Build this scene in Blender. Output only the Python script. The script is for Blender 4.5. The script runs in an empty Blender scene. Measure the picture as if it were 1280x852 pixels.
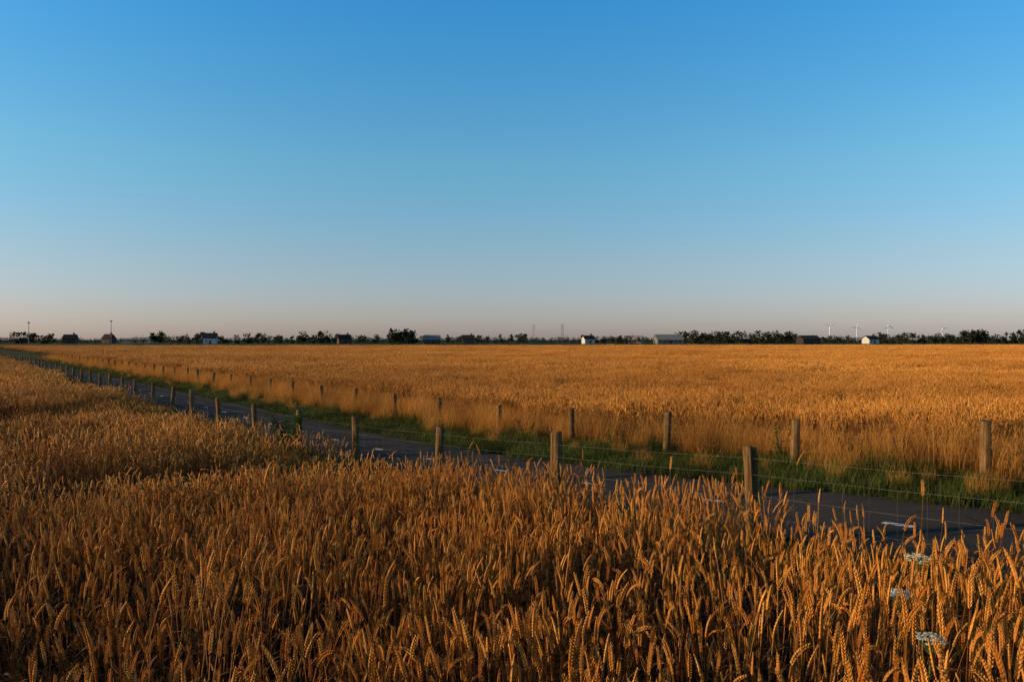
import bpy, math, random
import numpy as np
from mathutils import Vector, Matrix, Euler

rng = np.random.default_rng(7)
random.seed(7)
scene = bpy.context.scene
COL = scene.collection

# ------------------------------------------------------------------ layout
# u = distance along the cycle path, v = distance across it (metres)
TH = math.atan(0.745)
S, C = math.sin(TH), math.cos(TH)
CAM_H = 2.6
def uv2xy(u, v): return (-S*u + C*v, C*u + S*v)
RU = np.array([-400, -30, -6, 0, 4.7, 7.7, 10.5, 13.6, 16.5, 20, 9000.])
RZ = np.array([1.2, 1.15, .98, .84, .58, .39, .24, .11, .03, 0, 0])
def smooth(a, b, t):
    t = np.clip((t-a)/(b-a), 0, 1); return t*t*(3-2*t)
def ground_uv(u, v):
    return np.interp(u, RU, RZ)*(1-0.8*smooth(14, 26, v))
def xy2uv(x, y): return (-S*np.asarray(x) + C*np.asarray(y), C*np.asarray(x) + S*np.asarray(y))
def ground(x, y):
    u, v = xy2uv(x, y); return ground_uv(u, v)

# ------------------------------------------------------------------ helpers
def mat(name):
    m = bpy.data.materials.new(name); m.use_nodes = True
    nt = m.node_tree; nt.nodes.clear()
    return m, nt
def N(nt, t, **kw):
    n = nt.nodes.new(t)
    for k, v in kw.items(): setattr(n, k, v)
    return n
def ramp(nt, stops):
    r = N(nt, 'ShaderNodeValToRGB'); cr = r.color_ramp
    while len(cr.elements) < len(stops): cr.elements.new(0.5)
    for e, (p, c) in zip(cr.elements, stops):
        e.position = p; e.color = (*c, 1)
    return r
def noise(nt, scale, detail=4, coord=None, rough=.55):
    n = N(nt, 'ShaderNodeTexNoise'); n.inputs['Scale'].default_value = scale
    n.inputs['Detail'].default_value = detail; n.inputs['Roughness'].default_value = rough
    if coord: nt.links.new(coord, n.inputs['Vector'])
    return n
def mixc(nt, a, b, f, mode='MIX'):
    m = N(nt, 'ShaderNodeMix', data_type='RGBA', blend_type=mode)
    def put(sock, v):
        if isinstance(v, (tuple, list)): sock.default_value = (*v, 1)
        else: nt.links.new(v, sock)
    put(m.inputs[6], a); put(m.inputs[7], b)
    if isinstance(f, (int, float)): m.inputs[0].default_value = f
    else: nt.links.new(f, m.inputs[0])
    return m.outputs[2]
def finish(nt, col, rough=.8, spec=.2, bump=None, bstr=.3, bdist=.01, trans=0):
    out = N(nt, 'ShaderNodeOutputMaterial')
    p = N(nt, 'ShaderNodeBsdfPrincipled')
    if isinstance(col, (tuple, list)): p.inputs['Base Color'].default_value = (*col, 1)
    else: nt.links.new(col, p.inputs['Base Color'])
    p.inputs['Roughness'].default_value = rough
    p.inputs['Specular IOR Level'].default_value = spec
    if bump:
        b = N(nt, 'ShaderNodeBump'); b.inputs['Strength'].default_value = bstr
        b.inputs['Distance'].default_value = bdist
        nt.links.new(bump, b.inputs['Height']); nt.links.new(b.outputs[0], p.inputs['Normal'])
    s = p.outputs[0]
    if trans:
        t = N(nt, 'ShaderNodeBsdfTranslucent')
        if isinstance(col, (tuple, list)): t.inputs[0].default_value = (*col, 1)
        else: nt.links.new(col, t.inputs[0])
        mx = N(nt, 'ShaderNodeMixShader'); mx.inputs[0].default_value = trans
        nt.links.new(s, mx.inputs[1]); nt.links.new(t.outputs[0], mx.inputs[2]); s = mx.outputs[0]
    nt.links.new(s, out.inputs[0])

def simple_mat(name, c1, c2, scale=3., rough=.8, trans=0, bstr=0, spec=.2):
    m, nt = mat(name)
    g = N(nt, 'ShaderNodeNewGeometry')
    n = noise(nt, scale, 5, g.outputs['Position'])
    r = ramp(nt, [(.3, c1), (.7, c2)])
    nt.links.new(n.outputs[0], r.inputs[0])
    finish(nt, r.outputs[0], rough, spec, n.outputs[0] if bstr else None, bstr or .3, .01, trans)
    return m

def plant_mat(name, low, highA, highB, trans=.2, big=.05, rough=.6, dark=.75, spec=.15):
    """tint attr: per plant random; part attr: 0 base .. 1 head"""
    m, nt = mat(name)
    g = N(nt, 'ShaderNodeNewGeometry')
    a = N(nt, 'ShaderNodeAttribute', attribute_name='tint')
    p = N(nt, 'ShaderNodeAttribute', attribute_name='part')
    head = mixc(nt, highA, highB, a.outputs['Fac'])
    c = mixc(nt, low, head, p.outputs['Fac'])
    n = noise(nt, big, 4, g.outputs['Position'])
    r = ramp(nt, [(.35, (dark, dark*.90, dark*.80)), (.65, (1, 1, 1))])
    nt.links.new(n.outputs[0], r.inputs[0])
    c = mixc(nt, c, r.outputs[0], 1., 'MULTIPLY')
    finish(nt, c, rough, spec, trans=trans)
    return m

def mesh_obj(name, verts, faces, material=None, col=None, attrs=None, smooth_=False, parent=None):
    me = bpy.data.meshes.new(name)
    me.from_pydata([tuple(v) for v in verts], [], faces)
    if attrs:
        for k, v in attrs.items():
            at = me.attributes.new(k, 'FLOAT', 'POINT'); at.data.foreach_set('value', np.asarray(v, dtype=np.float32))
    if smooth_: me.shade_smooth()
    o = bpy.data.objects.new(name, me)
    if material: me.materials.append(material)
    (col or COL).objects.link(o)
    if parent: o.parent = parent
    return o

class MB:
    def __init__(s): s.v=[]; s.f=[]; s.t=[]; s.p=[]
    def add(s, vs, fs, tint=0, part=0):
        b=len(s.v); s.v.extend(vs); s.f.extend([tuple(i+b for i in f) for f in fs])
        s.t.extend([tint]*len(vs))
        s.p.extend(part if isinstance(part,(list,tuple)) else [part]*len(vs))
    def obj(s, name, m, col=None, parent=None, smooth_=False):
        return mesh_obj(name, s.v, s.f, m, col, {'tint':s.t,'part':s.p}, smooth_, parent)

def octa(c, ax, sd, L, w, w2=None):
    w2 = w2 or w
    t = ax.cross(sd).normalized(); sd2 = t.cross(ax).normalized()
    return [c-ax*L/2, c+ax*L/2, c+sd2*w-ax*L*.1, c+t*w2-ax*L*.1, c-sd2*w-ax*L*.1, c-t*w2-ax*L*.1]
OF = [(0,3,2),(0,4,3),(0,5,4),(0,2,5),(1,2,3),(1,3,4),(1,4,5),(1,5,2)]

def tube(mb, pts, rad, n=3, tint=0, part=0):
    b = []
    for i, p in enumerate(pts):
        d = (pts[min(i+1,len(pts)-1)]-pts[max(i-1,0)]).normalized()
        s = d.orthogonal().normalized(); t = d.cross(s)
        r = rad[i] if isinstance(rad,(list,tuple)) else rad
        for k in range(n):
            a = 2*math.pi*k/n
            b.append(p+s*math.cos(a)*r+t*math.sin(a)*r)
    f = []
    for i in range(len(pts)-1):
        for k in range(n):
            k2=(k+1)%n
            f.append((i*n+k, i*n+k2, (i+1)*n+k2, (i+1)*n+k))
    pp = part if not isinstance(part,(list,tuple)) else [q for q in part for _ in range(n)]
    mb.add(b, f, tint, pp)

def ribbon(mb, pts, w, side, tint, part):
    vs=[]; n=len(pts)
    for i,p in enumerate(pts):
        ww = w*(1-(i/(n-1))**2)+.0004
        vs += [p-side*ww, p+side*ww]
    fs=[(2*i,2*i+1,2*i+3,2*i+2) for i in range(n-1)]
    mb.add(vs,fs,tint,part)

# ------------------------------------------------------------------ wheat
def wheat_plant(mb, x, y, h, lod):
    tint = random.random()
    la = random.uniform(0, 2*math.pi); lean = abs(random.gauss(0, .11))
    d = Vector((math.cos(la), math.sin(la), 0))
    nod = abs(random.gauss(.15, .38))
    if random.random() < .12: nod += random.uniform(.7, 1.3)
    base = Vector((x, y, 0))
    p1 = base + d*lean*h*.3 + Vector((0,0,h*.5))
    p2 = base + d*lean*h + Vector((0,0,h))
    if lod == 0:
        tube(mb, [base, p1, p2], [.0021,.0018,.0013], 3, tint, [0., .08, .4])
        L = random.uniform(.07, .10); ns = 9
        ang0 = lean + nod*.2; p = p2.copy()
        side = Vector((-d.y, d.x, 0)); sr = random.uniform(0, math.pi)
        for i in range(ns):
            ang = ang0 + nod*.8*(i/ns)
            ax = (d*math.sin(ang) + Vector((0,0,1))*math.cos(ang)).normalized()
            p = p + ax*L/ns
            s0 = side*math.cos(sr) + ax.cross(side)*math.sin(sr)
            tap = 1 - .45*abs(i/(ns-1)-.4)**1.3*1.6
            for sg in (-1, 1):
                a2 = (ax + s0*sg*.38).normalized()
                c = p + s0*sg*.0042*tap + ax*(.003 if sg>0 else -.001)
                mb.add(octa(c, a2, ax.cross(s0), .0175*tap, .0048*tap, .0040*tap), OF, tint, random.uniform(.62,1.))
                if i>4 and random.random()<.35:
                    tip=c+a2*.009*tap; q=tip+(ax+s0*sg*.3+Vector((random.gauss(0,.1),random.gauss(0,.1),0)))*random.uniform(.006,.016)
                    mb.add([tip-s0*.0006, tip+s0*.0006, q],[(0,1,2)],tint,1.)
        for _ in range(2 if random.random()<.6 else 1):
            hb = random.uniform(.3,.85)*h
            a = random.uniform(0, 6.28); e = Vector((math.cos(a), math.sin(a), 0))
            q = base + d*lean*hb + Vector((0,0,hb)); LL = random.uniform(.10,.24); pts=[q]
            an = random.uniform(.2,.6)
            for k in range(4):
                an += random.uniform(.25,.75)
                q = q + (e*math.sin(an)+Vector((0,0,1))*math.cos(an))*LL/4; pts.append(q)
            ribbon(mb, pts, random.uniform(.003,.006), Vector((-e.y,e.x,random.uniform(-.5,.5))).normalized(), tint, random.uniform(.1,.4))
    elif lod == 1:
        s = Vector((-d.y, d.x, 0))
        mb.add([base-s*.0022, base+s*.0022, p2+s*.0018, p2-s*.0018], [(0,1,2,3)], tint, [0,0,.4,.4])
        L = random.uniform(.075,.105); ang = lean+nod*.6; p=p2
        for i in range(3):
            ang += nod*.25
            ax = (d*math.sin(ang)+Vector((0,0,1))*math.cos(ang)).normalized()
            mb.add(octa(p+ax*L/4, ax, s, L*.52, .0085, .007), OF, tint, random.uniform(.65,1)); p = p+ax*L/3.2
        if random.random()<.4:
            a = random.uniform(0,6.28); e=Vector((math.cos(a),math.sin(a),0)); hb=random.uniform(.55,.92)*h
            q=base+d*lean*hb+Vector((0,0,hb))
            ribbon(mb,[q,q+e*.06+Vector((0,0,.04)),q+e*.13+Vector((0,0,-.02))],.005,Vector((-e.y,e.x,0)),tint,.35)
    else:
        s = Vector((-d.y, d.x, 0)); b2 = base+Vector((0,0,h*.45))
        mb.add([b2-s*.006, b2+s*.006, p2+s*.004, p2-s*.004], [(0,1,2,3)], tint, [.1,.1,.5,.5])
        ang = lean+nod*.8; ax=(d*math.sin(ang)+Vector((0,0,1))*math.cos(ang)).normalized()
        L=random.uniform(.10,.15)
        mb.add(octa(p2+ax*L/2, ax, s, L, .015,.013), OF, tint, random.uniform(.8,1))

def make_protos(name, n, fn):
    c = bpy.data.collections.new(name)
    for i in range(n): fn(i, c, f'{name}_{i:02d}')
    return c

M_wheat = plant_mat('ripe_wheat', (.042,.012,.003), (.62,.215,.028), (.97,.445,.085), trans=0, big=.07, dark=.68)  # near-black low colour paints in the shade down between the stalks

def wheat_patch(lod, cell, dens, sg):
    def fn(i, c, nm):
        mb = MB(); n = int(dens*cell*cell); k=0
        while k < n:
            x, y = random.uniform(-.72,.72)*cell, random.uniform(-.72,.72)*cell
            r = math.hypot(x,y)/cell
            if r > .72 : continue
            hh = random.gauss(.72,sg)+ (.05*math.sin(x*7/cell+i)*math.cos(y*6/cell) if lod else .03*math.sin(x*9+i))
            wheat_plant(mb, x, y, max(.4,hh), lod); k+=1
        mb.obj(nm, M_wheat, c)
    return fn
P0 = make_protos('wheat_hi', 7, wheat_patch(0, .5, 290, .08))
P1 = make_protos('wheat_mid', 6, wheat_patch(1, 1., 220, .07))
P2 = make_protos('wheat_low', 6, wheat_patch(2, 2., 130, .07))

def instance_field(name, pts, rots, scls, idx, coll, parent=None):
    me = bpy.data.meshes.new(name); me.from_pydata([tuple(p) for p in pts], [], [])
    a = me.attributes.new('rot','FLOAT_VECTOR','POINT'); a.data.foreach_set('vector', np.asarray(rots,dtype=np.float32).ravel())
    a = me.attributes.new('scl','FLOAT_VECTOR','POINT'); a.data.foreach_set('vector', np.asarray(scls,dtype=np.float32).ravel())
    a = me.attributes.new('idx','INT','POINT'); a.data.foreach_set('value', np.asarray(idx,dtype=np.int32))
    o = bpy.data.objects.new(name, me); COL.objects.link(o)
    if parent: o.parent = parent
    ng = bpy.data.node_groups.new(name+'_scatter','GeometryNodeTree')
    ng.interface.new_socket('Geometry', in_out='INPUT', socket_type='NodeSocketGeometry')
    ng.interface.new_socket('Geometry', in_out='OUTPUT', socket_type='NodeSocketGeometry')
    nd = ng.nodes; L = ng.links
    gi = nd.new('NodeGroupInput'); go = nd.new('NodeGroupOutput')
    iop = nd.new('GeometryNodeInstanceOnPoints'); ci = nd.new('GeometryNodeCollectionInfo')
    ci.inputs['Collection'].default_value = coll
    ci.inputs['Separate Children'].default_value = True; ci.inputs['Reset Children'].default_value = True
    def na(n, t):
        x = nd.new('GeometryNodeInputNamedAttribute'); x.data_type = t; x.inputs['Name'].default_value = n
        return x.outputs[0]
    e = nd.new('FunctionNodeEulerToRotation')
    L.new(na('rot','FLOAT_VECTOR'), e.inputs[0])
    L.new(gi.outputs[0], iop.inputs['Points']); L.new(ci.outputs[0], iop.inputs['Instance'])
    iop.inputs['Pick Instance'].default_value = True
    L.new(na('idx','INT'), iop.inputs['Instance Index'])
    L.new(e.outputs[0], iop.inputs['Rotation']); L.new(na('scl','FLOAT_VECTOR'), iop.inputs['Scale'])
    L.new(iop.outputs[0], go.inputs[0])
    md = o.modifiers.new('scatter','NODES'); md.node_group = ng
    return o

def vnoise(x, y, sc, seed):
    r = np.random.default_rng(seed).random((256,256))
    x = np.asarray(x)/sc+1000; y = np.asarray(y)/sc+1000
    xi = np.floor(x).astype(int); yi = np.floor(y).astype(int); fx=x-xi; fy=y-yi
    fx=fx*fx*(3-2*fx); fy=fy*fy*(3-2*fy)
    g=lambda a,b: r[a%256,b%256]
    return (g(xi,yi)*(1-fx)+g(xi+1,yi)*fx)*(1-fy)+(g(xi,yi+1)*(1-fx)+g(xi+1,yi+1)*fx)*fy

LODGED = [(-9.3,15.2,1.5,2.6,1.1),(-7.0,14.6,.8,1.2,.55),(-13.0,19.5,2.,2.2,.8),(-6.6,18.5,2.2,1.,.45),(-3.6,16.0,1.2,.9,.4),(-4.8,9.6,.9,.9,.4),(-8.0,10.6,.9,1.0,.5),
          (-1.2,5.0,.4,.5,.4),(1.3,6.3,.35,.5,.45),(.3,3.9,.25,.35,.3),(-2.6,6.4,.6,.6,.4),(-1.9,3.6,.3,.4,.35),(2.4,4.6,.25,.4,.25),(-1.3,2.7,.25,.3,.3),(-3.2,4.9,.4,.5,.35)]
def height_mult(x, y, near):
    m = 1 + .24*(vnoise(x,y,1.3,3)-.5) + .14*(vnoise(x,y,5.,4)-.5)
    if near:
        m = m + .26*(vnoise(x,y,.62,5)-.5)*(1-smooth(8,16,np.hypot(x,y)))
        reg = (1-smooth(-4.,-1.,x))*smooth(7,10,y)*(1-smooth(20,30,y))
        m = m + reg*(1.0*(vnoise(x*.7+y*.7,(y-x)*.45,1.5,31)-.60))
        for (lx,ly,rx,ry,dp) in LODGED:
            m = m - dp*np.exp(-(((x-lx)/rx)**2+((y-ly)/ry)**2)**2)
        u,v = xy2uv(x,y)
        m = m - .12*smooth(3.6,5.2,v)
    else:
        m = m + .16*(vnoise(x,y,3.,41)-.5)
    return m

def scatter_cells(cell, keep, npro, near, tiltamt=.05, lod_h=1.):
    xs = np.arange(-190, 200, cell); ys = np.arange(-8, 262, cell)
    X,Y = np.meshgrid(xs,ys); X=X.ravel()+rng.uniform(-.3,.3,X.size)*cell; Y=Y.ravel()+rng.uniform(-.3,.3,Y.size)*cell
    k = keep(X,Y); X=X[k]; Y=Y[k]
    H = height_mult(X,Y,near)*lod_h
    k = H > .27; X=X[k]; Y=Y[k]; H=H[k]; Z = ground(X,Y)
    n=len(X)
    tx = (vnoise(X,Y,2.2,11)-.5)*tiltamt*5 + rng.normal(0,tiltamt,n); ty=(vnoise(X,Y,2.2,12)-.5)*tiltamt*5 + rng.normal(0,tiltamt,n)
    pts=np.stack([X,Y,Z-.01],1); rots=np.stack([tx,ty,rng.uniform(0,6.28,n)],1)
    w = 1+rng.uniform(-.05,.1,n)
    scls=np.stack([w,w,H*rng.uniform(.94,1.07,n)],1)
    return pts,rots,scls,rng.integers(0,npro,n)
W_EDGE, FW_EDGE = 4.9, 13.1
def wedge(X,Y): return (np.abs(X) < .70*Y+8) & (Y>-4)
def nearf(X,Y,mg):
    u,v = xy2uv(X,Y); wob=.4*(vnoise(u,u*0,1.3,21)-.5)+.6*smooth(14,30,u)
    return (v < W_EDGE-mg+wob) & (Y < 92+.15*X) & wedge(X,Y)
def farf(X,Y,mg):
    u,v = xy2uv(X,Y); wob=.5*(vnoise(u,u*0,1.5,22)-.5)
    return (v > FW_EDGE+mg+wob) & (Y < 235+.12*X) & wedge(X,Y) & (u>-12)
D0, D1 = 8.0, 32.
dist = lambda X,Y: np.hypot(X,Y)
wheat_near = bpy.data.objects.new('wheat_field', None); COL.objects.link(wheat_near)
wheat_far = bpy.data.objects.new('wheat_field.001', None); COL.objects.link(wheat_far)
for (nm, fld, par, near) in (('near', nearf, wheat_near, True), ('far', farf, wheat_far, False)):
    lh = 1. if near else 1.06
    if near:
        a = scatter_cells(.5, lambda X,Y: fld(X,Y,.25)&(dist(X,Y)<D0), 7, near, .06); instance_field('wheat_close_'+nm,*a,P0,par)
    a = scatter_cells(1., lambda X,Y: fld(X,Y,.5)&((dist(X,Y)>=D0) | (not near))&(dist(X,Y)<D1+ (14 if not near else 0)), 6, near, .06, lod_h=lh); instance_field('wheat_mid_'+nm,*a,P1,par)
    a = scatter_cells(1.8, lambda X,Y: fld(X,Y,1.)&(dist(X,Y)>=D1+(14 if not near else 0)), 6, near, .05, lod_h=lh); instance_field('wheat_back_'+nm,*a,P2,par)

# ------------------------------------------------------------------ ground sheets
def sheet(name, us, vs, dz, m):
    verts=[];faces=[]
    for u in us:
        for v in vs:
            x,y = uv2xy(u,v); verts.append((x,y,float(ground_uv(u,v))+dz))
    n=len(vs)
    for i in range(len(us)-1):
        for j in range(n-1): faces.append((i*n+j,i*n+j+1,(i+1)*n+j+1,(i+1)*n+j))
    return mesh_obj(name, verts, faces, m)
US = sorted(set(list(RU[(RU>-100)&(RU<100)])+list(np.arange(-10,24,1.))))
VS0 = [14,16,18,20,22,24,26]
m_g, nt = mat('meadow_ground')
g = N(nt,'ShaderNodeNewGeometry')
n1 = noise(nt,.02,6,g.outputs['Position']); n2 = noise(nt,3,6,g.outputs['Position'])
r1 = ramp(nt,[(.35,(.035,.050,.010)),(.65,(.08,.095,.020))]); nt.links.new(n1.outputs[0],r1.inputs[0])
r2 = ramp(nt,[(.3,(.6,.6,.6)),(.7,(1,1,1))]); nt.links.new(n2.outputs[0],r2.inputs[0])
finish(nt, mixc(nt,r1.outputs[0],r2.outputs[0],1.,'MULTIPLY'), .95,.05,n2.outputs[0],.6,.05)
sheet('ground', [-7000,-2000,-400]+US+[100,400,2000,9000], [-8000,-2000,-400,-100,-20,0,5,8,12]+VS0+[60,200,1000,3000,9000], 0, m_g)
m_soil = simple_mat('field_soil', (.016,.009,.005),(.045,.024,.011), 2., .95)
sheet('field_soil', [-10]+[u for u in US if u>-10]+[60,110], [-60,-30,-10,0,5.0], .004, m_soil)
sheet('field_soil.001', [-10]+[u for u in US if u>-10]+[40,80,120,150], [13.2]+VS0+[40,80,120], .004, m_soil)

# road
m_road, nt = mat('asphalt')
g = N(nt,'ShaderNodeNewGeometry')
n1 = noise(nt,.8,5,g.outputs['Position']); n2 = noise(nt,120,3,g.outputs['Position'])
vr = N(nt,'ShaderNodeTexVoronoi', feature='DISTANCE_TO_EDGE'); vr.inputs['Scale'].default_value=.9
nd = noise(nt,2.,4,g.outputs['Position']); vadd = N(nt,'ShaderNodeVectorMath',operation='ADD')
nt.links.new(g.outputs['Position'],vadd.inputs[0]); nt.links.new(nd.outputs['Color'],vadd.inputs[1]); nt.links.new(vadd.outputs[0],vr.inputs['Vector'])
rc = ramp(nt,[(0,(.35,.35,.35)),(.012,(1,1,1))]); nt.links.new(vr.outputs['Distance'],rc.inputs[0])
r1 = ramp(nt,[(.3,(.056,.042,.032)),(.7,(.092,.071,.056))]); nt.links.new(n1.outputs[0],r1.inputs[0])
r2 = ramp(nt,[(.3,(.7,.7,.7)),(.7,(1.2,1.2,1.2))]); nt.links.new(n2.outputs[0],r2.inputs[0])
c = mixc(nt,r1.outputs[0],r2.outputs[0],1.,'MULTIPLY'); c = mixc(nt,c,rc.outputs[0],1.,'MULTIPLY')
finish(nt,c,1.,.03,n2.outputs[0],.5,.004)
RV0,RV1 = 6.75,9.65
ue = sorted(set(US+list(np.arange(24,130,2.))))
verts=[];faces=[]
for i,u in enumerate(ue):
    w0=.05*math.sin(u*1.7)+.04*math.sin(u*4.1); w1=.05*math.sin(u*2.1+1)+.04*math.sin(u*5.3)
    for v in (RV0+w0,RV1+w1):
        x,y=uv2xy(u,v); verts.append((x,y,float(ground_uv(u,v))+.03))
for i in range(len(ue)-1): faces.append((2*i,2*i+1,2*i+3,2*i+2))
mesh_obj('road', verts, faces, m_road)
m_paint,nt = mat('road_paint'); g=N(nt,'ShaderNodeNewGeometry'); n=noise(nt,18,5,g.outputs['Position'])
r=ramp(nt,[(.40,(.07,.065,.06)),(.52,(.76,.74,.70))]); nt.links.new(n.outputs[0],r.inputs[0]); finish(nt,r.outputs[0],.7,.05)
verts=[];faces=[]
u=-8.1
while u<110:
    b=len(verts)
    for uu in (u,u+.34):
        for v in (8.07,8.18):
            x,y=uv2xy(uu,v); verts.append((x,y,float(ground_uv(uu,v))+.036))
    faces.append((b,b+1,b+3,b+2)); u+=2.4
mesh_obj('road_marking', verts, faces, m_paint)

# ------------------------------------------------------------------ grasses
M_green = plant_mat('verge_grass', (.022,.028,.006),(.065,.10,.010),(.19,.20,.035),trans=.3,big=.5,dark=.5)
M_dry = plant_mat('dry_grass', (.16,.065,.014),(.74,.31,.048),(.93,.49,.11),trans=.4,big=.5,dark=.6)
def grass_patch(nb, hmin, hmax, w, spread, m, seed=False):
    def fn(i,c,nm):
        mb=MB()
        for _ in range(nb):
            r=spread*math.sqrt(random.random()); a=random.uniform(0,6.28); b=Vector((r*math.cos(a),r*math.sin(a),0))
            h=random.uniform(hmin,hmax); a=random.uniform(0,6.28); e=Vector((math.cos(a),math.sin(a),0))
            an=random.uniform(0,.25); q=b; pts=[q]; t=random.random()
            for k in range(4):
                q=q+(e*math.sin(an)+Vector((0,0,1))*math.cos(an))*h/4; pts.append(q); an+=random.uniform(.02,.22)*(1 if seed else 1.8)
            sd=Vector((-e.y,e.x,0))
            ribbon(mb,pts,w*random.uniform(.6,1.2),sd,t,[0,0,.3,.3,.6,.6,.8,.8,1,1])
            if seed and random.random()<.45:
                ax=(pts[-1]-pts[-2]).normalized()
                for k in range(5):
                    mb.add(octa(pts[-1]-ax*.02*k+sd*random.uniform(-.006,.006),(ax+sd*random.uniform(-.5,.5)).normalized(),sd,.03,.0035),OF,t,1.)
        mb.obj(nm,m,c)
    return fn
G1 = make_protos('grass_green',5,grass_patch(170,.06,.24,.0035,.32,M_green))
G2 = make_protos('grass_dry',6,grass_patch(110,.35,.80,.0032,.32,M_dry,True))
G3 = make_protos('grass_tall_green',3,grass_patch(70,.25,.55,.005,.30,M_green))
def strip(u0,u1,v0,v1,step,npro,smin,smax,prob=None,seed=0,hz=.25):
    r=np.random.default_rng(seed); us=np.arange(u0,u1,step); vs=np.arange(v0,v1,step)
    U,V=np.meshgrid(us,vs); U=U.ravel()+r.uniform(-.5,.5,U.size)*step; V=V.ravel()+r.uniform(-.5,.5,V.size)*step
    p = 1-.55*smooth(15,45,U)
    if prob is not None: p = p*prob(U,V)
    k=r.random(U.size)<p; U=U[k];V=V[k]
    X=-S*U+C*V; Y=C*U+S*V; n=len(X)
    s=r.uniform(smin,smax,n)
    return (np.stack([X,Y,ground_uv(U,V)],1), np.stack([r.normal(0,.06,n),r.normal(0,.06,n),r.uniform(0,6.28,n)],1),
            np.stack([s,s,s*r.uniform(1-hz,1+hz,n)],1), r.integers(0,npro,n))
verge = bpy.data.objects.new('verge_grass',None); COL.objects.link(verge)
instance_field('far_side', *strip(-8,120,9.75,12.6,.3,5,.6,1.2,seed=1,hz=.4),G1,verge)
instance_field('near_side', *strip(-8,120,5.2,6.62,.32,5,.5,.9,seed=2),G1,verge)
instance_field('tall_tufts', *strip(-8,110,11.0,12.8,.5,3,.5,1.0,lambda U,V: (.2+.35*vnoise(U,V,2.,8))*(1-.7*smooth(14,30,U)),seed=3),G3,verge)
instance_field('tall_tufts_near', *strip(-8,110,5.3,6.4,.6,3,.4,.7,lambda U,V: .1+.2*vnoise(U,V,2.,9),seed=4),G3,verge)
dry = bpy.data.objects.new('dry_grass',None); COL.objects.link(dry)
instance_field('dry_far', *strip(-8,120,10.9,13.7,.28,6,.6,1.1,lambda U,V: np.clip((V-(11.6-.6*smooth(10,22,U)))*.7,0,1)*(.25+1.1*vnoise(U,V,1.3,10)+.5*smooth(14,30,U)),seed=5),G2,dry)
instance_field('dry_thin', *strip(-8,120,10.4,12.,.45,6,.3,.7,lambda U,V: .5*vnoise(U,V,1.3,13),seed=15),G2,dry)
instance_field('dry_near', *strip(-8,120,5.0,6.2,.5,6,.4,.7,lambda U,V: .25+0*U,seed=6),G2,dry)

# leafy weeds
M_leaf = plant_mat('weed_leaf',(.04,.06,.015),(.07,.13,.025),(.12,.19,.04),trans=.3,big=1.)
M_dock = plant_mat('dock_seed',(.08,.05,.02),(.20,.055,.02),(.28,.09,.03),trans=.1,big=1.)
def weed(name,x,y,h,r,n,m,leaf=.05):
    mb=MB(); z=float(ground(x,y)); o=Vector((x,y,z))
    for s in range(7):
        a=random.uniform(0,6.28); e=Vector((math.cos(a),math.sin(a),0)); hh=h*random.uniform(.6,1)
        p=[o, o+e*r*.3+Vector((0,0,hh*.5)), o+e*r*random.uniform(.4,.9)+Vector((0,0,hh))]
        tube(mb,p,[.006,.005,.002],4,.5,.2)
        for k in range(n//7):
            t=random.uniform(.15,1); q = p[0].lerp(p[1],t*2) if t<.5 else p[1].lerp(p[2],t*2-1)
            b=random.uniform(0,6.28); f=Vector((math.cos(b),math.sin(b),random.uniform(-.2,.6))).normalized()
            sd=f.cross(Vector((0,0,1))).normalized(); L=leaf*random.uniform(.6,1.4)*(1.3-t*.6)
            mid=q+f*L*.5+Vector((0,0,.15*L)); tip=q+f*L+Vector((0,0,-.2*L))
            mb.add([q,mid+sd*L*.28,tip,mid-sd*L*.28],[(0,1,2),(0,2,3)],random.random(),random.uniform(.6,1))
    return mb.obj(name,m)
weed('thistle_plant',*uv2xy(16.0,5.9),1.3,.6,460,M_leaf,.11)
weed('nettle_plant',*uv2xy(11.6,11.4),.55,.35,160,M_leaf,.07)
weed('nettle_plant',*uv2xy(15.,11.6),.6,.4,160,M_leaf,.07)
weed('nettle_plant',*uv2xy(8.2,12.2),.8,.3,140,M_leaf,.06)
weed('nettle_plant',*uv2xy(12.3,12.8),1.0,.3,140,M_leaf,.06)
weed('dock_plant',*uv2xy(6.1,12.3),.95,.3,420,M_dock,.022)
weed('dock_plant',*uv2xy(6.8,12.6),.95,.25,350,M_dock,.022)
weed('dock_plant',*uv2xy(10.4,12.4),.85,.25,350,M_dock,.022)
weed('nettle_plant',*uv2xy(4.4,12.6),.8,.25,300,M_leaf,.04)

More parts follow.
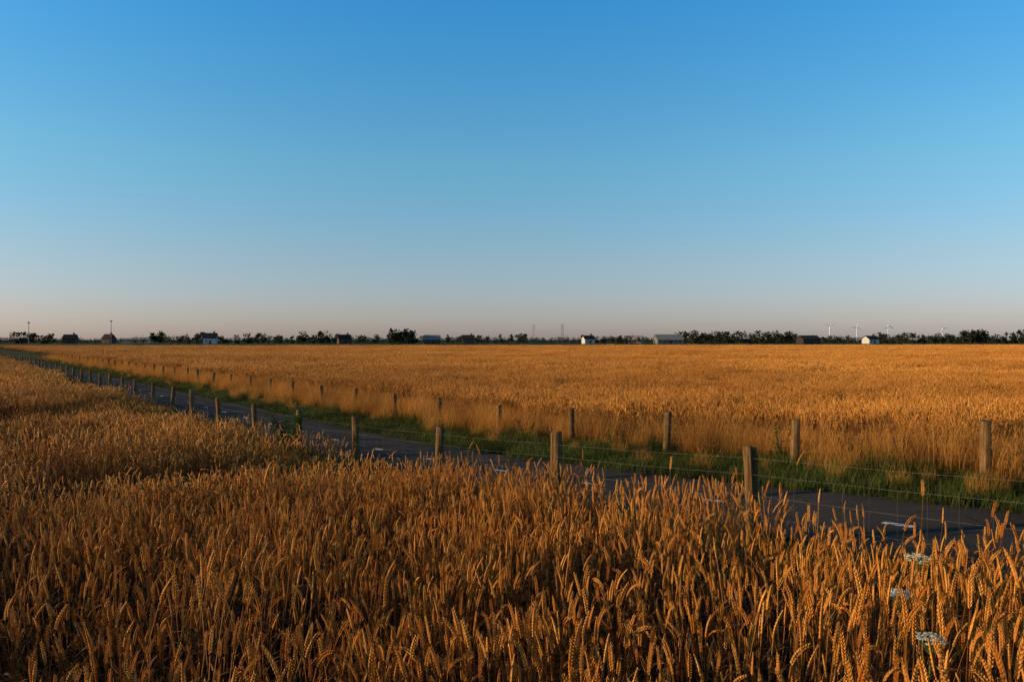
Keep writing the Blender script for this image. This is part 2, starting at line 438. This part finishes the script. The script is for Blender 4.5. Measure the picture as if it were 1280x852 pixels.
# white umbel flowers in the wheat
M_umb = simple_mat('umbel_flower',(.55,.56,.40),(.75,.74,.60),60,.7,.2)
M_stem = simple_mat('umbel_stem',(.06,.09,.025),(.10,.14,.04),20,.7)
def umbel(x,y,ztop,R):
    par=bpy.data.objects.new('wild_carrot_flower',None); COL.objects.link(par)
    st=MB(); fl=MB(); z0=float(ground(x,y)); base=Vector((x-.04,y+.05,z0)); top=Vector((x,y,ztop-.06))
    tube(st,[base,base.lerp(top,.5)+Vector((.01,0,0)),top],[.004,.0035,.0025],5)
    for i in range(30):
        a=i*2.4; rr=R*math.sqrt((i+.5)/30); tip=Vector((x+rr*math.cos(a),y+rr*math.sin(a),ztop-.25*rr*rr/R+random.uniform(-.006,.006)))
        tube(st,[top,top.lerp(tip,.6)+Vector((0,0,-.006)),tip],[.001,.0008,.0006],3)
        for k in range(20):
            b=random.uniform(0,6.28); q=.0085*math.sqrt(random.random()); c=tip+Vector((q*math.cos(b),q*math.sin(b),random.uniform(0,.005)))
            s=random.uniform(.0013,.0024); tl=Vector((random.uniform(-.9,.5),random.uniform(-.9,.3),1)).normalized(); e=tl.orthogonal()*s; f=tl.cross(e)
            fl.add([c+e,c+f,c-e,c-f],[(0,1,2,3)])
    st.obj('stem',M_stem,parent=par); fl.obj('florets',M_umb,parent=par)
umbel(1.68,3.18,1.705,.052); umbel(1.32,2.42,1.665,.045); umbel(1.43,2.83,1.67,.04)

# ------------------------------------------------------------------ fences
m_wood,nt = mat('weathered_wood')
tc=N(nt,'ShaderNodeTexCoord'); mp=N(nt,'ShaderNodeMapping'); mp.inputs['Scale'].default_value=(30,30,2.5); nt.links.new(tc.outputs['Object'],mp.inputs[0])
n1=noise(nt,1.,8,mp.outputs[0],.65); g=N(nt,'ShaderNodeNewGeometry'); n2=noise(nt,4,3,g.outputs['Position'])
r1=ramp(nt,[(.3,(.045,.021,.008)),(.5,(.19,.10,.04)),(.75,(.38,.215,.095))]); nt.links.new(n1.outputs[0],r1.inputs[0])
r2=ramp(nt,[(.3,(.5,.5,.45)),(.7,(1,1,1))]); nt.links.new(n2.outputs[0],r2.inputs[0])
finish(nt,mixc(nt,r1.outputs[0],r2.outputs[0],1.,'MULTIPLY'),.9,.1,n1.outputs[0],1.,.01)
m_wire = simple_mat('galvanised_wire',(.10,.09,.08),(.20,.18,.16),5,.6,spec=.2)
def post_mesh(seed,h,r):
    rd=random.Random(seed); mb=MB(); n=14
    ph=[rd.uniform(0,6.28) for _ in range(3)]
    zs=[-.25,0,.15,.3,.45,.6,.75,h-.06,h-.018,h]; vs=[]
    for k,z in enumerate(zs):
        for j in range(n):
            a=2*math.pi*j/n
            rr=r*(1.04-.05*z)*(1+.05*math.sin(2*a+ph[0]+z)+.03*math.sin(5*a+ph[1]+z*3))
            if k==len(zs)-1: rr*=.86
            tz = (.012*math.cos(a+ph[2]) if k>=len(zs)-2 else 0)
            vs.append(Vector((rr*math.cos(a),rr*math.sin(a),z+tz)))
    fs=[(i*n+j,i*n+(j+1)%n,(i+1)*n+(j+1)%n,(i+1)*n+j) for i in range(len(zs)-1) for j in range(n)]
    fs.append(tuple((len(zs)-1)*n+j for j in range(n)))
    mb.add(vs,fs); return mb
def fence(v,u0,du,nposts,h,n0,wires):
    par=bpy.data.objects.new('wire_fence',None); COL.objects.link(par)
    tops=[]
    for i in range(nposts):
        u=u0+(i+n0)*du+random.uniform(-.06,.06); vv=v+random.uniform(-.04,.04); x,y=uv2xy(u,vv); z=float(ground_uv(u,vv))
        o=post_mesh(i*7+int(v*10),h+random.uniform(-.05,.04),.068+random.uniform(-.006,.008)).obj(f'post_{i+1}',m_wood,parent=par)
        o.location=(x,y,z); o.rotation_euler=(random.gauss(0,.035),random.gauss(0,.035),random.uniform(0,6))
        tops.append(Vector((x,y,z)))
    mb=MB()
    off=Vector((*uv2xy(0,-.07),0))
    for w in wires:
        for a,b in zip(tops[:-1],tops[1:]):
            pa=a+off+Vector((0,0,w)); pb=b+off+Vector((0,0,w)); mid=(pa+pb)/2-Vector((0,0,.012))
            tube(mb,[pa,mid,pb],.0009,4)
    for a,b in zip(tops[:14],tops[1:15]):
        for k in range(1,12):
            p=a.lerp(b,k/12)+off; tube(mb,[p+Vector((0,0,.06)),p+Vector((0,0,wires[-2]))],.0005,3)
    mb.obj('wires',m_wire,parent=par)
fence(6.41,4.69,2.965,46,1.0,-3,(.1,.3,.5,.7,.86))
fence(12.0,4.80,2.965,46,.87,-3,(.1,.3,.5,.64,.78))

# ------------------------------------------------------------------ distant things
def at(tb, d): return tb*d, d     # bearing tangent, distance
def pb(px): return (px-640)/960.0
M_tree = plant_mat('tree_foliage',(.014,.018,.007),(.018,.025,.009),(.04,.048,.016),trans=.05,big=.02)
M_bark = simple_mat('bark',(.04,.028,.02),(.07,.05,.04),2,.9)
def tree(mb,tk,x,y,h,w,n):
    n=int(n*1.5)
    o=Vector((x,y,0)); tube(tk,[o,o+Vector((0,0,h*.35)),o+Vector((random.uniform(-.3,.3),0,h*.8))],[.03*h,.022*h,.006*h],5)
    lobes=[]
    for _ in range(random.randint(8,12)):
        a=random.uniform(0,6.28); rr=w*.5*math.sqrt(random.random())*.75; zz=h*random.uniform(.10,.86)
        k=1-abs(zz/h-.5)*.9
        c=Vector((x+rr*k*math.cos(a),y+rr*k*math.sin(a),zz)); lobes.append((c,min(w*random.uniform(.18,.28),h*.35)))
        tube(tk,[o+Vector((0,0,h*.2)),c],[.012*h,.003*h],4)
    for c,r in lobes:
        t=random.random()
        for _ in range(n//len(lobes)):
            d=Vector((random.gauss(0,1),random.gauss(0,1),random.gauss(0,1))).normalized()*r*random.uniform(.3,1.15)
            d.z*=.85; p=c+d; p.z=max(.2,min(p.z,h))
            s=random.uniform(.030,.070)*h; q=Vector((random.gauss(0,1),random.gauss(0,1),random.gauss(0,1))).normalized()
            e=q.orthogonal()*s; f=q.cross(e)
            mb.add([p+e,p+f,p-e,p-f],[(0,1,2,3)],min(1,max(0,t+random.uniform(-.3,.3))),random.uniform(.5,1))
mb=MB(); tk=MB()
def row(p0,p1,hmin,hmax,d0,d1,step,n=110,prob=1.,wide=1.,mod=False):
    p=p0
    while p<p1:
        if random.random()<prob:
            m=1.
            if mod: m=.45+1.1*float(vnoise(p,0.,22.,77))
            d=random.uniform(d0,d1); h=random.uniform(hmin,hmax)*m*d/960.; x,y=at(pb(p),d)
            tree(mb,tk,x,y,h+2.6*.9,max(h*random.uniform(.9,1.6),5)*wide,n)
        p+=step*random.uniform(.4,1.6)
# heights are thousandths of the distance above eye level
row(-80,1400,1.6,4.4,600,760,2.6,60,1.,1.5,True)
row(-60,110,3,6,560,640,9,90,.5); row(200,560,3.5,6.5,600,700,7,90,.8,1.3,True); row(560,860,2.5,6,600,700,8,90,.7,1.3,True); row(860,1300,4,7,600,700,7,90,.8,1.3,True)
row(20,45,9,12,520,560,7,160); row(55,70,7,9,520,560,8,120)
row(192,204,11,13,520,560,7,160); row(225,300,4,8,520,535,9,120); row(245,272,9,11,560,600,9,120); row(310,330,9,12,520,560,9,140)
row(345,380,5,8,540,580,9,140);row(380,425,8,12,540,580,7,140); row(425,500,5,8,520,620,8,110); row(494,512,13,16,500,520,6,200); row(512,525,8,11,500,520,7,150)
row(560,600,5,8,560,640,10,110,.9); row(600,660,6,10,560,640,8,110,.9); row(745,800,5,8,500,560,8,100)
row(850,1000,7,12,530,640,6,140,1.,1.2); row(1000,1050,4,7,520,560,9,90); row(1100,1205,6,10,530,620,5.5,130,1.,1.2)
row(1205,1235,11,16,540,580,7,180); row(1245,1300,8,14,540,580,9,160)
trees=bpy.data.objects.new('distant_tree_line',None); COL.objects.link(trees)
mb.obj('foliage',M_tree,parent=trees); tk.obj('trunks',M_bark,parent=trees)

M_brick=simple_mat('brick',(.07,.04,.03),(.11,.06,.045),3,.85); M_white=simple_mat('white_render',(.45,.42,.38),(.58,.55,.5),1,.8)
M_roofd=simple_mat('dark_tiles',(.03,.025,.022),(.05,.042,.038),1,.9,spec=.05); M_roofl=simple_mat('sheet_roof',(.22,.195,.16),(.30,.27,.23),.5,.8,spec=.05)
M_glass=simple_mat('window_glass',(.03,.04,.05),(.05,.06,.07),1,.15,spec=.6)
M_metal=simple_mat('white_metal',(.7,.7,.7),(.8,.8,.8),.1,.5); M_steel=simple_mat('grey_steel',(.14,.135,.13),(.2,.19,.18),.5,.7)
def boxv(x0,x1,y0,y1,z0,z1):
    return [Vector(p) for p in ((x0,y0,z0),(x1,y0,z0),(x1,y1,z0),(x0,y1,z0),(x0,y0,z1),(x1,y0,z1),(x1,y1,z1),(x0,y1,z1))],[(0,3,2,1),(4,5,6,7),(0,1,5,4),(1,2,6,5),(2,3,7,6),(3,0,4,7)]
def building(name,px,d,L,W,he,hr,wm,rm,rot=0.,chim=False):
    par=bpy.data.objects.new(name,None); COL.objects.link(par); x,y=at(pb(px),d); par.location=(x,y,0); par.rotation_euler=(0,0,rot)
    w=MB(); vs,fs=boxv(-L/2,L/2,-W/2,W/2,0,he); w.add(vs,fs)
    w.add([Vector((-L/2,-W/2,he)),Vector((-L/2,W/2,he)),Vector((-L/2,0,hr-.1))],[(0,1,2)]); w.add([Vector((L/2,-W/2,he)),Vector((L/2,W/2,he)),Vector((L/2,0,hr-.1))],[(0,2,1)])
    w.obj('walls',wm,parent=par)
    r=MB(); e=.5; dz=(hr-he)/(W/2)*e
    for s in (-1,1):
        r.add([Vector((-L/2-e,s*(W/2+e),he-dz)),Vector((L/2+e,s*(W/2+e),he-dz)),Vector((L/2+e,0,hr)),Vector((-L/2-e,0,hr)),
               Vector((-L/2-e,s*(W/2+e),he-dz+.25)),Vector((L/2+e,s*(W/2+e),he-dz+.25)),Vector((L/2+e,0,hr+.25)),Vector((-L/2-e,0,hr+.25))],
              [(0,1,2,3),(4,5,6,7),(0,1,5,4),(1,2,6,5),(0,3,7,4)])
    r.obj('roof',rm,parent=par)
    if chim:
        c=MB(); vs,fs=boxv(L*.3-.5,L*.3+.5,-.5,.5,hr-.8,hr+1.4); c.add(vs,fs); c.obj('chimney',M_brick,parent=par)
    g=MB(); k=-L/2+1.5
    while k<L/2-1.5:
        vs,fs=boxv(k,k+1.1,-W/2-.05,-W/2+.02,1.,2.2); g.add(vs,fs); k+=2.6
    g.obj('windows',M_glass,parent=par)
    dd=MB(); vs,fs=boxv(-.2,.9,-W/2-.08,-W/2-.055,0,2.2); dd.add(vs,fs); dd.obj('door',M_roofd,parent=par)
building('farm_house',263,515,8,7,4.0,7.0,M_white,M_roofd,.2,True)
building('brick_house',88,560,8,7,3.6,6.4,M_brick,M_roofd,.2,True)
building('brick_house',136,560,7,6,3.6,6.6,M_brick,M_roofd,-.3,True)
building('brick_house',430,515,8,7,3.4,6.0,M_brick,M_roofd,.4,True)
building('brick_house',585,560,8,7,3.6,6.0,M_brick,M_roofd,.1,True)
building('farm_house',735,520,7,6,3.4,5.4,M_white,M_roofd,.3,True)
building('farm_barn',540,510,10,8,3.0,5.6,M_brick,M_roofl,.2)
building('farm_barn',835,510,17,10,2.8,6.0,M_steel,M_roofl,.1)
building('farm_barn',795,540,9,8,3.,5.4,M_steel,M_roofl,-.4)
building('farm_barn',1010,515,12,10,3.,5.4,M_roofd,M_roofd,.15)
building('farm_house',1088,520,8,7,3.2,5.2,M_white,M_roofd,.3,True)
building('greenhouse',172,640,26,10,2.8,3.8,M_roofl,M_roofl,0)

def turbine(px,d,hub,R,ph):
    par=bpy.data.objects.new('wind_turbine',None); COL.objects.link(par); x,y=at(pb(px),d); par.location=(x,y,0)
    t=MB(); tube(t,[Vector((0,0,0)),Vector((0,0,hub*.5)),Vector((0,0,hub))],[1.7,1.4,1.0],12); t.obj('tower',M_metal,parent=par)
    n=MB(); tube(n,[Vector((0,4,hub+.5)),Vector((0,3.5,hub+.5)),Vector((0,-2.5,hub+.5)),Vector((0,-4.5,hub+.5)),Vector((0,-5.5,hub+.5))],[.4,1.9,2.,1.6,.2],8); n.obj('nacelle',M_metal,parent=par)
    b=MB()
    for k in range(3):
        a=ph+k*2*math.pi/3; e=Vector((math.cos(a),0,math.sin(a))); s=Vector((-math.sin(a),0,math.cos(a))); o=Vector((0,-4.,hub+.5))
        pts=[(0,1.4,.9),(.08,2.,1.2),(.2,3.6,1.),(.6,2.6,.8),(1,1.,.3)]; vs=[]
        for f,w,th in pts:
            c=o+e*R*f
            vs+=[c-s*w*.4,c+Vector((0,-th,0)),c+s*w,c+Vector((0,th,0))]
        fs=[(4*i+j,4*i+(j+1)%4,4*i+4+(j+1)%4,4*i+4+j) for i in range(4) for j in range(4)]
        b.add(vs,fs)
    b.obj('rotor_blades',M_metal,parent=par)
turbine(1037,2900,52,23,.5); turbine(1071,2800,50,25,1.2); turbine(1110,3100,58,26,1.55); turbine(1178,3300,50,24,.2)

def pylon(px,d,h):
    mbp=MB(); x,y=at(pb(px),d); o=Vector((x,y,0)); w=3.2
    corners=lambda z: [o+Vector((sx*w*(1-.85*z/h),sy*w*(1-.85*z/h),z)) for sx,sy in((-1,-1),(1,-1),(1,1),(-1,1))]
    zs=[h*k/8 for k in range(9)]
    for a,b in zip(zs[:-1],zs[1:]):
        ca,cb=corners(a),corners(b)
        for j in range(4):
            tube(mbp,[ca[j],cb[j]],.14,4); tube(mbp,[ca[j],cb[(j+1)%4]],.08,3); tube(mbp,[ca[(j+1)%4],cb[j]],.08,3)
    for z,l in ((h*.7,6),(h*.84,5),(h*.97,3.5)):
        for s in(-1,1):
            tube(mbp,[o+Vector((0,0,z)),o+Vector((s*l,0,z))],.14,4); tube(mbp,[o+Vector((0,0,z+1.4)),o+Vector((s*l,0,z))],.1,3)
            tube(mbp,[o+Vector((s*l,0,z)),o+Vector((s*l,0,z-1.5))],.1,4)
    mbp.obj('electricity_pylon',M_steel)
pylon(667,1500,32); pylon(703,1400,31)
def mast(px,d,h):
    par=bpy.data.objects.new('light_mast',None); COL.objects.link(par); x,y=at(pb(px),d); par.location=(x,y,0)
    a=MB(); tube(a,[Vector((0,0,0)),Vector((0,0,h))],[.26,.14],8); a.obj('pole',M_steel,parent=par)
    c=MB(); vs,fs=boxv(-.7,.7,-.3,.3,h,h+.7); c.add(vs,fs); vs,fs=boxv(-.15,.15,-.35,-.3,h-1,h); c.add(vs,fs); c.obj('lamp_heads',M_steel,parent=par)
mast(139,520,15); mast(36,520,14)

# ------------------------------------------------------------------ light
AZ, EL = math.radians(-97), math.radians(10.5)   # azimuth from +Y, clockwise positive
sd = Vector((math.sin(AZ)*math.cos(EL), math.cos(AZ)*math.cos(EL), math.sin(EL)))
L = bpy.data.lights.new('sun','SUN'); L.energy=5.; L.angle=math.radians(.5); L.color=(1,.72,.38)
lo = bpy.data.objects.new('sun',L); COL.objects.link(lo); lo.rotation_euler=sd.to_track_quat('Z','Y').to_euler()
w = bpy.data.worlds.new('World'); scene.world=w; w.use_nodes=True; nt=w.node_tree; nt.nodes.clear()
sky=N(nt,'ShaderNodeTexSky',sky_type='NISHITA'); sky.sun_disc=False; sky.sun_elevation=EL; sky.sun_rotation=AZ
sky.air_density=1.; sky.dust_density=.6; sky.ozone_density=2.5
# elevation tint painted over the sky: horizon haze, zenith darkened to cut fill light
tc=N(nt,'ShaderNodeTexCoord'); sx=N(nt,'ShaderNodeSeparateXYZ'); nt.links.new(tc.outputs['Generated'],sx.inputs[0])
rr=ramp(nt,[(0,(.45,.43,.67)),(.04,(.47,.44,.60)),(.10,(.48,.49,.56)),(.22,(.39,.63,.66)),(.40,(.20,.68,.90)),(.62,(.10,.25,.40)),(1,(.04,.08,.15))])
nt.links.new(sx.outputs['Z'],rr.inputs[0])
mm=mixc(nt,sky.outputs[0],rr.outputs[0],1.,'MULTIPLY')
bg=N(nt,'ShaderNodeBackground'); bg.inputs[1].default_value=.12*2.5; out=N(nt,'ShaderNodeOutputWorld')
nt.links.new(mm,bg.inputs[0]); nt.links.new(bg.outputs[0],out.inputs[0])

cam=bpy.data.cameras.new('camera'); cam.lens=27; cam.sensor_width=36; cam.clip_end=20000; cam.clip_start=.05
co=bpy.data.objects.new('camera',cam); COL.objects.link(co); co.location=(0,0,CAM_H)
co.rotation_euler=(math.radians(90-.08),0,0)
scene.camera=co
scene.view_settings.view_transform='Standard'; scene.view_settings.look='None'; scene.view_settings.exposure=0
